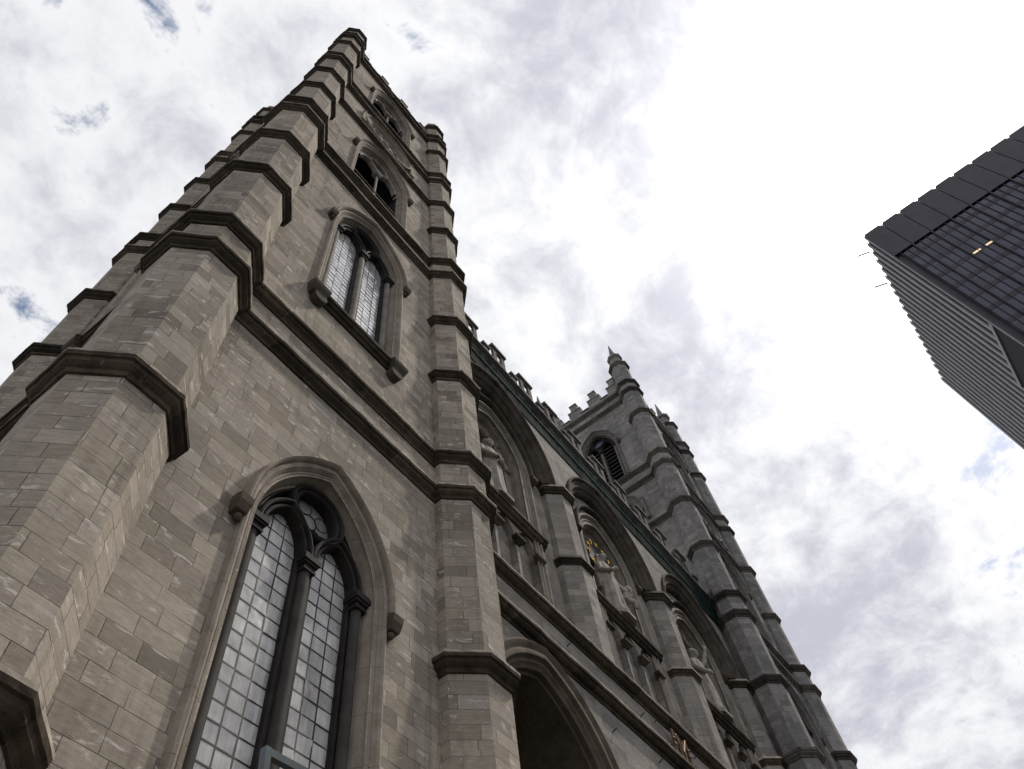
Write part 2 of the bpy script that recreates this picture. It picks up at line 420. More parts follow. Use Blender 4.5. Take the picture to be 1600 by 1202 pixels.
def label_stop(F, c, k0, zc, S, parent, sgn):
    mb = MB()
    mb.loft([[F(c - .11, k0, zc - .19), F(c + .11, k0, zc - .19), F(c + .11, .20, zc - .19), F(c - .11, .20, zc - .19)],
             [F(c - .125, k0, zc - .02), F(c + .125, k0, zc - .02), F(c + .125, .26, zc - .02), F(c - .125, .26, zc - .02)],
             [F(c - .13, k0, zc + .12), F(c + .13, k0, zc + .12), F(c + .13, .28, zc + .12), F(c - .13, .28, zc + .12)],
             [F(c - .12, k0, zc + .22), F(c + .12, k0, zc + .22), F(c + .12, .10, zc + .22), F(c - .12, .10, zc + .22)]], True, True)
    ball(mb, F(c - sgn * .02, .10, zc - .26), .075)
    return mb.build('label_stop', S['stop'], parent)

def light_arch(c, zs, hw, rise): return (hw, zs, (hw * hw + rise * rise) / (2 * hw))

def window(F, c, zb, zs, S, kind, row=.31, sill=None, stops=None):
    """pointed two-light window: base half width 1.4, R 2.61"""
    w_, R = 1.4, 2.61
    mb = MB()
    prof = [(.33, -.03), (.315, .05), (.285, .105), (.235, .125), (.19, .10), (.165, .045), (.15, .03), (.14, -.01), (.125, .015), (.09, .02), (.07, -.01), (.06, -.06), (.045, -.10), (0, -.22), (-.01, -.26), (-.05, -.27), (-.05, -.62 if kind == 'glazed' else -.33)]
    sweep_arch(mb, F, c, w_, zs, R, prof, zb)
    win = mb.build('window', S['mould'], church, 35)
    mb = MB()
    hp = [(.30, -.02), (.29, .13), (.315, .21), (.345, .235), (.37, .21), (.40, .02), (.40, -.02)]
    sweep_arch(mb, F, c, w_, zs, R, hp, zs - .12)
    for sgn in (-1, 1):
        xs = [c + sgn * (w_ + r) for r, k in hp]
    mb.build('hood_mould', S['hood'], win, 35)
    sz = zs - .22 if stops is None else stops
    for sgn in (-1, 1): label_stop(F, c + sgn * 1.80, -.02, sz, S, win, sgn)
    tr = MB(); sh = MB()
    T = S['tracery'] if kind != 'belfry' else S['tracery_pale']
    zcap = zs + .28
    # shafts
    for s_, r_, k_ in (((0, .105, -.30), (-1.25, .10, -.27), (1.25, .10, -.27)) if kind != 'belfry' else ((0, .06, -.30),)):
        cyl(sh, F(c + s_, k_, zb), F(c + s_, k_, zcap - .3), r_, r_, 14)
        for (hw, a0, a1) in ((.135, -.34, -.28), (.115, -.28, -.20), (.155, -.20, -.14), (.185, -.14, -.03), (.16, -.03, .03)):
            tr.boxf(F, c + s_ - hw, c + s_ + hw, k_ - hw, k_ + hw, zcap + a0, zcap + a1)
    for s_ in ((-.165, .165, -1.12, 1.12) if kind != 'belfry' else ()): tr.boxf(F, c + s_ - .035, c + s_ + .035, -.46, -.33, zb, zcap)
    for s_ in ((0,) if kind != 'belfry' else ()): tr.boxf(F, c - .13, c + .13, -.47, -.34, zb, zcap)
    hw, rise = .57, .95
    for s_ in (-.63, .63):
        R2 = (hw * hw + rise * rise) / (2 * hw)
        for r0, kk in (((-.07, -.23), (.03, -.18)) if kind != 'belfry' else ((.0, -.25),)):
            sweep_arch(tr, F, c + s_, hw, zcap, R2, [(r0 - .045, kk - .02), (r0 - .03, kk + .03), (r0, kk + .045), (r0 + .03, kk + .03), (r0 + .045, kk - .02), (r0 + .045, -.46), (r0 - .045, -.46)], None, True)
    cz = zs + 1.48
    for r0, kk in (((.64, -.18), (.54, -.22)) if kind != 'belfry' else ((.6, -.25),)):
        circ_sweep(tr, F, c, cz, [(r0 - .05, kk - .03), (r0 - .03, kk + .02), (r0, kk + .04), (r0 + .03, kk + .02), (r0 + .05, kk - .03), (r0 + .05, -.46), (r0 - .05, -.46)], 36)
    sweep_arch(tr, F, c, w_, zs, R, [(-.05, -.28), (-.07, -.24), (-.10, -.24), (-.12, -.28), (-.12, -.46), (-.05, -.46)], zs + .0, True)
    if kind == 'glazed':
        for k in range(4):
            a = 2 * PI * k / 4 + .5
            circ_sweep(tr, lambda s, kk, z: F(s, kk, z), c + .33 * math.cos(a), cz + .33 * math.sin(a), [(.155, -.436), (.165, -.425), (.175, -.436)], 18, False)
        circ_sweep(tr, F, c, cz, [(.165, -.436), (.18, -.42), (.195, -.436)], 20, False)
    tr.build('tracery', T, win, 40); sh.build('window_shafts', (S['shaft'] if zb < 10 else M['shaft_pale']) if kind == 'glazed' else S['mould'], win, 40)
    # back plate
    bk = MB(); pts = arch_curve(w_ - .02, zs, R - .02, 0, zb)
    kb = -.50 if kind == 'glazed' else -1.5
    bk.poly([F(c + x, kb, z) for x, z in pts])
    if kind != 'glazed':
        bk.loft([[F(c + x, k, z) for x, z in arch_curve(w_, zs, R, -.05, zb)] for k in (-.335, -1.5)], False)
    bk.build('window_back', M['glass_dark'] if kind == 'glazed' else M['void'], win)
    if kind == 'glazed':
        for s_ in (-.64, .64):
            pn = MB(); br = MB()
            x0, x1 = s_ - .455, s_ + .455
            sgn = -1 if s_ < 0 else 1
            hw2, rise2 = .455, .86; R2 = (hw2 ** 2 + rise2 ** 2) / (2 * hw2)
            top = arch_curve(hw2, zcap, R2)
            def ztop(x):
                x = abs(x - s_); a = R2 - hw2
                return zcap + math.sqrt(max(0, R2 * R2 - (x + a) ** 2))
            xs = [x0, x0 + .3033, x0 + .6066, x1]
            z = zb + .02; rows = []
            while z < zcap + rise2: rows.append(z); z += row
            for i in range(3):
                xa, xb = xs[i], xs[i + 1]
                for z in rows:
                    z1 = z + row
                    tx, tz = random.gauss(0, .003), random.gauss(0, .003)
                    # clip against light head with narrow strips
                    sub = 1 if z1 < zcap else 6
                    for q in range(sub):
                        a = xa + (xb - xa) * q / sub; b2 = xa + (xb - xa) * (q + 1) / sub
                        za, zb_ = min(z1, ztop(a)), min(z1, ztop(b2))
                        if za <= z + .002 and zb_ <= z + .002: continue
                        za, zb_ = max(za, z), max(zb_, z)
                        def K(x, zz): return -.43 + tx * (x - (xa + xb) / 2) / .3 * 2 + tz * (zz - z - row / 2) / row * 2
                        pn.poly([F(c + a, K(a, z), z), F(c + b2, K(b2, z), z), F(c + b2, K(b2, zb_), zb_), F(c + a, K(a, za), za)])
            for x in xs[1:3]: br.boxf(F, c + x - .012, c + x + .012, -.429, -.424, zb, ztop(x))
            for z in rows[1:]:
                a = x0; b2 = x1
                if z > zcap:
                    dz = z - zcap; q = R2 - hw2; hwz = math.sqrt(max(0, R2 * R2 - dz * dz)) - q
                    if hwz < .05: continue
                    a, b2 = s_ - hwz, s_ + hwz
                br.boxf(F, c + a, c + b2, -.428, -.423, z - .0125, z + .0125)
            pn.build('glass_panes', M['glass'] if zb < 10 else M['glass_bright'], win); br.build('glazing_bars', M['lead'], win)
        circ = MB(); cp = [F(c + .5 * math.cos(2 * PI * i / 28), -.44, cz + .5 * math.sin(2 * PI * i / 28)) for i in range(28)]
        circ.poly(cp); circ.build('round_pane', M['glass_mid'], win)
    elif kind == 'louvred':
        lv = MB()
        for s_ in (-.64, .64):
            z = zb + .25
            while z < zcap + .6:
                hw_ = .47 if z < zcap else max(.1, .47 * (1 - ((z - zcap) / .85) ** 2))
                lv.loft([[F(c + s_ - hw_, -.40, z - .10), F(c + s_ + hw_, -.40, z - .10), F(c + s_ + hw_, -.40, z - .06), F(c + s_ - hw_, -.40, z - .06)],
                         [F(c + s_ - hw_, -.75, z + .14), F(c + s_ + hw_, -.75, z + .14), F(c + s_ + hw_, -.75, z + .18), F(c + s_ - hw_, -.75, z + .18)]], True, True)
                z += .46
        lv.build('louvres', M['louvre'], win)
        circ = MB(); circ.poly([F(c + .5 * math.cos(2 * PI * i / 28), -.44, cz + .5 * math.sin(2 * PI * i / 28)) for i in range(28)])
        circ.build('round_pane', M['blue_glass'], win)
    else:
        wr = MB()
        cyl(wr, F(c - 1.35, -.2, zb + 2.1), F(c + 1.35, -.25, zb + 2.2), .02, .02, 6)
        wr.build('tie_rod', M['tracery_pale'], win)
    if sill:
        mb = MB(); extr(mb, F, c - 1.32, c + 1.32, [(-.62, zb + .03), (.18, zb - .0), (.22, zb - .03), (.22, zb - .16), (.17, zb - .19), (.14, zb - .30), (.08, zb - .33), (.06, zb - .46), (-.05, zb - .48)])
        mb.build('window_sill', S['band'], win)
        for sgn in (-1, 1):
            mb = MB(); cc = c + sgn * 1.53
            mb.loft([[F(cc - .22, -.02, zb - .48), F(cc + .22, -.02, zb - .48), F(cc + .22, .18, zb - .48), F(cc - .22, .18, zb - .48)],
                     [F(cc - .25, -.02, zb - .34), F(cc + .25, -.02, zb - .34), F(cc + .25, .29, zb - .34), F(cc - .25, .29, zb - .34)],
                     [F(cc - .28, -.02, zb - .22), F(cc + .28, -.02, zb - .22), F(cc + .28, .34, zb - .22), F(cc - .28, .34, zb - .22)],
                     [F(cc - .28, -.02, zb - .10), F(cc + .28, -.02, zb - .10), F(cc + .28, .34, zb - .10), F(cc - .28, .34, zb - .10)],
                     [F(cc - .30, -.02, zb + .06), F(cc + .30, -.02, zb + .06), F(cc + .30, .14, zb + .06), F(cc - .30, .14, zb + .06)]], True, True)
            cyl(mb, F(cc - sgn * .06, -.02, zb - .60), F(cc - sgn * .06, .24, zb - .60), .21, .21, 24)
            mb.build('sill_corbel', M['arch'] if S['stop'] == M['portal'] else S['stop'], win, 30)
    return win

M['glass_mid'] = glass('grey_round_glass', (.26, .26, .255), .12)
M['blue_glass'] = glass('blue_stained_glass', (.07, .08, .15), .25)

def rose(F, c, z, S):
    mb = MB()
    circ_sweep(mb, F, c, z, [(1.75, -.02), (1.75, .18), (1.68, .2), (1.62, .06), (1.52, .1), (1.44, .02), (1.36, .05), (1.28, -.05), (1.2, -.1), (1.15, -.16)], 48, False)
    r = mb.build('rose_window', S['mould'], church, 35)
    t = MB()
    for k in range(8):
        a = 2 * PI * k / 8 + .2
        circ_sweep(t, F, c + .76 * math.cos(a), z + .76 * math.sin(a), [(.24, -.16), (.27, -.06), (.31, -.06), (.34, -.16)], 16)
    circ_sweep(t, F, c, z, [(.30, -.16), (.33, -.04), (.38, -.04), (.41, -.16)], 20)
    for k in range(4):
        a = 2 * PI * k / 4 + .2
        circ_sweep(t, F, c + .14 * math.cos(a), z + .14 * math.sin(a), [(.09, -.14), (.12, -.06), (.15, -.14)], 12)
    t.build('tracery', M['tracery_pale'], r, 40)
    b_ = MB(); b_.loft([[F(c + 1.155 * math.cos(2 * PI * i / 32), k_, z + 1.155 * math.sin(2 * PI * i / 32)) for i in range(32)] for k_ in (-.165, -1.6)], True)
    b_.poly([F(c + 1.16 * math.cos(2 * PI * i / 32), -1.6, z + 1.16 * math.sin(2 * PI * i / 32)) for i in range(32)])
    b_.build('window_back', M['void'], r)
    for sgn in (-1, 1):
        l = MB(); x = c + sgn * 1.82
        l.boxf(F, x - .13, x + .13, -.02, .26, z - 1.65, z - 1.38); l.boxf(F, x - .08, x + .08, -.02, .18, z - 1.38, z + .4)
        ball(l, F(x, .12, z + .5), .13); l.build('label_stop', S['mould'], r)
    return r

def merlon(F, c, z, k0, k1, S, big_=True):
    mb = MB()
    mb.boxf(F, c - .60, c + .60, k0, k1, z, z + .95); mb.boxf(F, c - .64, c + .64, k0 - .05, k1 + .05, z + .953, z + 1.08)
    mb.boxf(F, c - .30, c + .30, k0 + .003, k1 - .003, z + 1.083, z + 1.88); mb.boxf(F, c - .36, c + .36, k0 - .05, k1 + .05, z + 1.883, z + 2.02)
    return mb.build('merlon', S['wall'], church)

def tower(dx, S, w4kind):
    for (x, y, det) in ((XL, CY, True), (XR, CY, True), (XL, CY + TD, dx == 0), (XR, CY + TD, False)):
        turret(x + dx + (.12 if y > 4 and x < 5 and dx == 0 else 0), y, S, det)
    faces = [(frame(CX + dx, 0, (1, 0), (0, -1)), 'front'), (frame(XL - .16 + dx, CY + TD / 2, (0, -1), (-1, 0)), 'left'),
             (frame(XR + .16 + dx, CY + TD / 2, (0, 1), (1, 0)), 'right'), (frame(CX + dx, CY + TD + .16, (-1, 0), (0, 1)), 'back')]
    for F, nm in faces:
        hw = TD / 2 - .3
        full = nm in ('front', 'left')
        mb = MB()
        ops = []
        W, R = 1.44, 2.65
        W1 = (0, W, 5.2, 12.4, R); W2 = (0, W, 21.75, 27.95, R); W3 = (0, W, 33.9, 38.75, R); W4 = (0, W, 48.55, 52.9, R)
        up = (dx > 0 and nm == 'left')
        levels = [(0, H[2], W1 if full and not up else None), (H[2], H[6], W2 if full and not up else None), (H[6], H[9], W3 if full else None), (H[9], H[10], 'rose' if full else None), (H[10], 59.25, W4 if full else None)]
        for z0, z1, o in levels:
            if o == 'rose': wall_round(mb, F, -hw, hw, z0, z1, 0, 1.3, 44.75)
            else: wall_open(mb, F, -hw, hw, z0, z1, 0, [o] if o else [])
        # parapet thickness and top
        mb.poly([F(-hw, 0, 59.25), F(hw, 0, 59.25), F(hw, -.4, 59.25), F(-hw, -.4, 59.25)])
        mb.poly([F(-hw, -.4, 59.25), F(hw, -.4, 59.25), F(hw, -.4, 57), F(-hw, -.4, 57)])
        wl = mb.build('tower_wall', S['wall'], church)
        for h in (H[2], H[3], H[6], H[7], H[9], H[10], H[11], H[13], H[14]): string(F, -hw, hw, h, S, wl, .22)
        cp = MB(); 
        for a, b_ in ((-hw, -3.62), (-2.38, -1.62), (-.38, .38), (1.62, 2.38), (3.62, hw)): 
            if b_ > a: cp.boxf(F, a, b_, -.45, .06, 59.253, 59.38)
        cp.build('parapet_coping', S['band'], wl)
        for s_ in (-3, -1, 1, 3): merlon(F, s_, 59.255, -.38, -.02, S)
        if full:
            if not up:
                window(F, 0, 5.2, 12.4, S, 'glazed', .31); window(F, 0, 21.75, 27.95, S, 'glazed', .27, True)
            window(F, 0, 33.9, 38.75, S, 'belfry'); rose(F, 0, 44.75, S); window(F, 0, 48.55, 52.9, S, w4kind)
    rf = MB(); rf.poly([(XL + dx, CY, 57.2), (XR + dx, CY, 57.2), (XR + dx, CY + TD, 57.2), (XL + dx, CY + TD, 57.2)])
    rf.build('tower_roof', M['roofing'], church)

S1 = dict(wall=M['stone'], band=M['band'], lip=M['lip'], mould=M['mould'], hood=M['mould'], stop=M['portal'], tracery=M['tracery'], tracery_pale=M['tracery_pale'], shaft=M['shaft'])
S2 = dict(wall=M['stone_grey'], band=M['band_grey'], lip=M['band_grey'], mould=M['mould_grey'], hood=M['mould_grey'], stop=M['band_grey'], tracery=M['tracery'], tracery_pale=M['tracery_pale'], shaft=M['shaft'])
tower(0, S1, 'belfry')
tower(DX, S2, 'louvred')

# ---- middle of the facade: three bays
SM = dict(S1, wall=M['facade'])
BAY, MX = 7.94, 22.84
CB = [MX - BAY, MX, MX + BAY]
X0, X1 = XR + .3, XR + DX - TD - .3 + .0
X1 = XL + DX - .3
HM1, HM2 = 17.42, 18.92
YU, YS, YL = 1.5, 1.0, .95          # back wall of bays, spandrel wall, portal wall
FU = frame(0, YU, (1, 0), (0, -1)); FS = frame(0, YS, (1, 0), (0, -1)); FL = frame(0, YL, (1, 0), (0, -1)); FM = frame(0, .90, (1, 0), (0, -1))
# portal storey
mb = MB(); wall_open(mb, FL, X0, X1, 0, HM1, 0, [(c, 2.83, 0, 13.0, 3.73) for c in CB])
mb.poly([FM(X0, 0, HM1 - .3), FM(X1, 0, HM1 - .3), FM(X1, 0, HM2), FM(X0, 0, HM2)])
mb.poly([FM(X0, 0, HM2), FM(X1, 0, HM2), FM(X1, -.65, HM2), FM(X0, -.65, HM2)])
fw = mb.build('portal_wall', M['facade'], church)
string(FL, X0, X1, HM1, SM, fw, .28)
for c in CB:
    mb = MB()
    sweep_arch(mb, FL, c, 2.5, 13.0, 3.4, [(.72, -.02), (.72, .13), (.66, .18), (.58, .16), (.52, .12), (.46, .10), (.40, .13), (.3, .12), (.24, .0), (.14, .0), (.1, -.06), (0, -.1), (0, -.25), (-.08, -.28), (-.10, -2.2)], 0)
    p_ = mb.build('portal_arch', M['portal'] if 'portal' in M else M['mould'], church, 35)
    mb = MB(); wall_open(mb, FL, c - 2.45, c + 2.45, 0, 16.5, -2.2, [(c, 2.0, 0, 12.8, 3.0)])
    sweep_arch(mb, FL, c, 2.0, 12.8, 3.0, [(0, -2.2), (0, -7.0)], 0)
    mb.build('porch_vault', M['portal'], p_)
    mb = MB(); mb.poly([FL(c + x, -7.0, z) for x, z in arch_curve(2.02, 12.8, 3.02, 0, 0)]); mb.build('porch_black_end', M['void'], p_)  # black sheet painted as the unlit depth of the porch
# wall between the strings and bay back walls with niches
mb = MB()
for c in CB:
    z0, zn = H[2], 23.55
    # blind arcade strip
    wall_open(mb, FU, c - BAY / 2, c + BAY / 2, HM2 - .02, zn, 0, [(c + q, .53, HM2 + .05, 22.62, .92) for q in (-1.2, 0, 1.2)])
    for q in (-1.2, 0, 1.2):
        sweep_arch(mb, FU, c + q, .53, 22.62, .92, [(0, 0), (0, -.28)], HM2 + .05, Nn=6)
        mb.poly([FU(c + q - .6, -.28, HM2), FU(c + q + .6, -.28, HM2), FU(c + q + .6, -.28, 23.5), FU(c + q - .6, -.28, 23.5)])
    wall_open(mb, FU, c - BAY / 2, c + BAY / 2, zn, 33.5, 0, [(c, 1.70, 23.9, 27.6, 2.315)])
bw = mb.build('bay_wall', M['facade'], church)
string(FM, X0, X1, HM2, SM, bw, .28)
for c in CB:
    for q in (-1.8, -.6, .6, 1.8):
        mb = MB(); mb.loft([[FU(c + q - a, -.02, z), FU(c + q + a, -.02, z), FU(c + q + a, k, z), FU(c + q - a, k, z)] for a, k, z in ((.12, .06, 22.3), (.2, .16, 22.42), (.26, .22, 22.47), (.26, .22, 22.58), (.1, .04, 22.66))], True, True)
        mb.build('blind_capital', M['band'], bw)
    # niche
    mb = MB()
    sweep_arch(mb, FU, c, 1.62, 27.6, 2.235, [(.66, -.02), (.64, .06), (.58, .13), (.5, .14), (.44, .06), (.42, .0), (.36, -.02), (.33, .03), (.27, .04), (.23, -.03), (.21, -.09), (.14, -.06), (.09, -.10), (.07, -.18), (.02, -.2), (0, -.28), (-.02, -.42), (-.40, -.42), (-.40, -1.25)], 23.9)
    nh = mb.build('statue_niche', M['niche'], church, 35)
    mb = MB(); mb.poly([FU(c + x, -1.2, z) for x, z in arch_curve(1.26, 27.6, 1.9, 0, 23.9)])
    mb.poly([FU(c - 1.3, -1.2, 23.92), FU(c + 1.3, -1.2, 23.92), FU(c + 1.3, 0, 23.92), FU(c - 1.3, 0, 23.92)])
    mb.build('niche_back', M['niche'], nh)
    # cusped inner order
    mb = MB()
    for k in range(7):
        t = -1.0 + 2.0 * k / 6
        a = PI / 2 - t * 1.25
        circ_sweep(mb, FU, c + 1.42 * math.cos(a) * 1.0, 27.5 + 1.75 * math.sin(a), [(.30, -.40), (.34, -.34), (.38, -.40)], 16, False)
    mb.build('niche_cusping', M['niche'], nh, 40)
    mb = MB()
    sweep_arch(mb, FU, c, 1.62, 27.9, 2.235, [(.60, .0), (.60, .16), (.64, .25), (.70, .27), (.74, .24), (.76, .02)], 27.75)
    mb.build('hood_mould', M['arch'], nh, 35)
    for sgn in (-1, 1):
        mb = MB(); x = c + sgn * 2.38
        mb.loft([[FU(x - a, -.02, z), FU(x + a, -.02, z), FU(x + a, k, z), FU(x - a, k, z)] for a, k, z in ((.06, .08, 27.35), (.15, .22, 27.5), (.17, .30, 27.62), (.17, .30, 27.78), (.1, .1, 27.86))], True, True)
        mb.build('label_stop', M['band'], nh)
        mb = MB()
        for dxx, r_ in ((0, .085), (sgn * -.2, .06), (sgn * -.36, .045)):
            cyl(mb, FU(c + sgn * 2.08 + dxx, .06, HM2), FU(c + sgn * 2.08 + dxx, .06, 23.5), r_, r_, 10)
        mb.build('niche_shafts', M['niche'], nh, 40)
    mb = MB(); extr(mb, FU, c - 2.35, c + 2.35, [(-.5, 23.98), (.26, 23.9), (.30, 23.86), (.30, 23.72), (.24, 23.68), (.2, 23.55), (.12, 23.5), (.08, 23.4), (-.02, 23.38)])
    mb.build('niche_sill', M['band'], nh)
    # deep relieving arch
    mb = MB()
    sweep_arch(mb, FS, c, 2.75, 28.1, 3.46, [(.70, -.02), (.70, .12), (.66, .16), (.60, .15), (.55, .04), (.52, .0), (.40, .0), (.36, -.05), (.30, -.02), (.24, -.05), (.2, -.16), (.15, -.2), (.08, -.19), (.03, -.26), (0, -.32), (0, -.5)], 27.9)
    for q in (-1, 1):
        mb.poly([FS(c + q * (2.75 + r), k, 27.9) for r, k in [(.70, -.5), (.70, -.02), (.70, .12), (.60, .15), (.52, .0), (.36, -.05), (.24, -.05), (.15, -.2), (.03, -.26), (0, -.5)]])
    mb.build('relieving_arch', M['arch'] if 'arch' in M else M['mould'], church, 35)
mb = MB()
wall_open(mb, FS, X0, X1, 28.0, 33.4, 0, [(c, 3.3, 28.0, 28.1, 4.01) for c in CB])
mb.build('spandrel_wall', M['facade'], church)
# half-octagon buttresses between the bays
for i in range(4):
    x = MX + BAY * (i - 1.5); cy = 1.62
    mb = MB(); mb.loft([octo(x, cy, .86, HM2 - .01), octo(x, cy, .86, 23.5), octo(x, cy, .80, 23.5), octo(x, cy, .80, 28.0)], True, True)
    pb = mb.build('buttress', M['facade'], church)
    for h in (23.62, 27.95):
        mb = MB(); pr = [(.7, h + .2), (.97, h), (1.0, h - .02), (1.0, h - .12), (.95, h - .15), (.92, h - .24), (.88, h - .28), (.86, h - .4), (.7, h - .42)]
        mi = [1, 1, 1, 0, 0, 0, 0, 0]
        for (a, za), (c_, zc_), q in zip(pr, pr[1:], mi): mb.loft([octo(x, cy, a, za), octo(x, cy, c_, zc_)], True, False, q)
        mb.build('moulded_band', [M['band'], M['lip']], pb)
for (x, z) in ((13.9, 17.0), (16.4, 18.1), (18.2, 16.2), (19.6, 15.2), (20.4, 17.95), (20.9, 16.6), (24.6, 18.0), (25.9, 16.5), (21.4, 18.3), (23.9, 18.25)):
    mb = MB(); F_ = FL if z < 17.2 else FM; cyl(mb, F_(x, -.02, z), F_(x, .16, z + .07), .022, .016, 6); mb.build('iron_pin', M['lead'], fw)
# gutter and parapet
mb = MB()
extr(mb, FS, X0, X1, [(-.02, 32.0), (.05, 32.0), (.17, 32.62), (.20, 32.66), (.20, 32.72), (.17, 32.76), (.26, 33.1), (.24, 33.17), (-.02, 33.19)])
mb.build('copper_gutter', M['copper'], church)
mb = MB(); extr(mb, FS, X0, X1, [(-.5, 33.2), (.14, 33.2), (.10, 33.4), (.1, 34.6), (-.4, 34.6)])
pw = mb.build('parapet_wall', M['roofing'], church)
mb = MB(); extr(mb, FS, X0, X1, [(-.3, 34.603), (.08, 34.603), (.10, 34.64), (.10, 34.72), (.06, 34.76), (-.3, 34.76)])
mb.build('parapet_coping', M['facade'], pw)
xm = 11.35
k = 0
while xm < X1:
    mb = MB(); c = xm
    mb.boxf(FS, c - .46, c - .19, -.10, .02, 35.1, 36.05); mb.boxf(FS, c + .19, c + .46, -.10, .02, 35.1, 36.05)
    mb.boxf(FS, c - .455, c + .455, -.098, .018, 34.765, 35.25)
    mb.boxf(FS, c - .47, c + .47, -.102, .022, 36.053, 36.3); mb.boxf(FS, c - .56, c + .56, -.15, .10, 36.303, 36.5)
    mb.build('merlon', M['crest'], church)
    mb = MB(); c = xm + 1.09
    mb.boxf(FS, c - .2, c + .2, -.3, .05, 34.765, 35.3); mb.boxf(FS, c - .27, c + .27, -.36, .11, 35.303, 35.5)
    mb.build('crenel_block', M['crest'], church)
    xm += 2.18; k += 1
rf = MB(); rf.poly([(X0, YS + .4, 33.0), (X1, YS + .4, 33.0), (X1, 70, 33.0), (X0, 70, 33.0)])
rf.boxf(lambda s, k, z: (s, k, z), X0 + .05, X1 - .05, 9.0, 70, 0, 32.99)
rf.build('nave', M['stone_grey'], church)

# ------------------------------------------------------------------ statues
def skin_tube(mb, pts, n_=10):
    """tapered tube through [(pos, radius)]"""
    rings = []
    P = [Vector(p) for p, r in pts]
    for i, (p, r) in enumerate(pts):
        d_ = (P[min(i + 1, len(P) - 1)] - P[max(i - 1, 0)]).normalized()
        a = d_.cross(Vector((.3, 1, .2))).normalized(); b_ = d_.cross(a)
        rings.append([P[i] + (a * math.cos(2 * PI * k / n_) + b_ * math.sin(2 * PI * k / n_)) * r for k in range(n_)])
    mb.loft(rings, True, True)

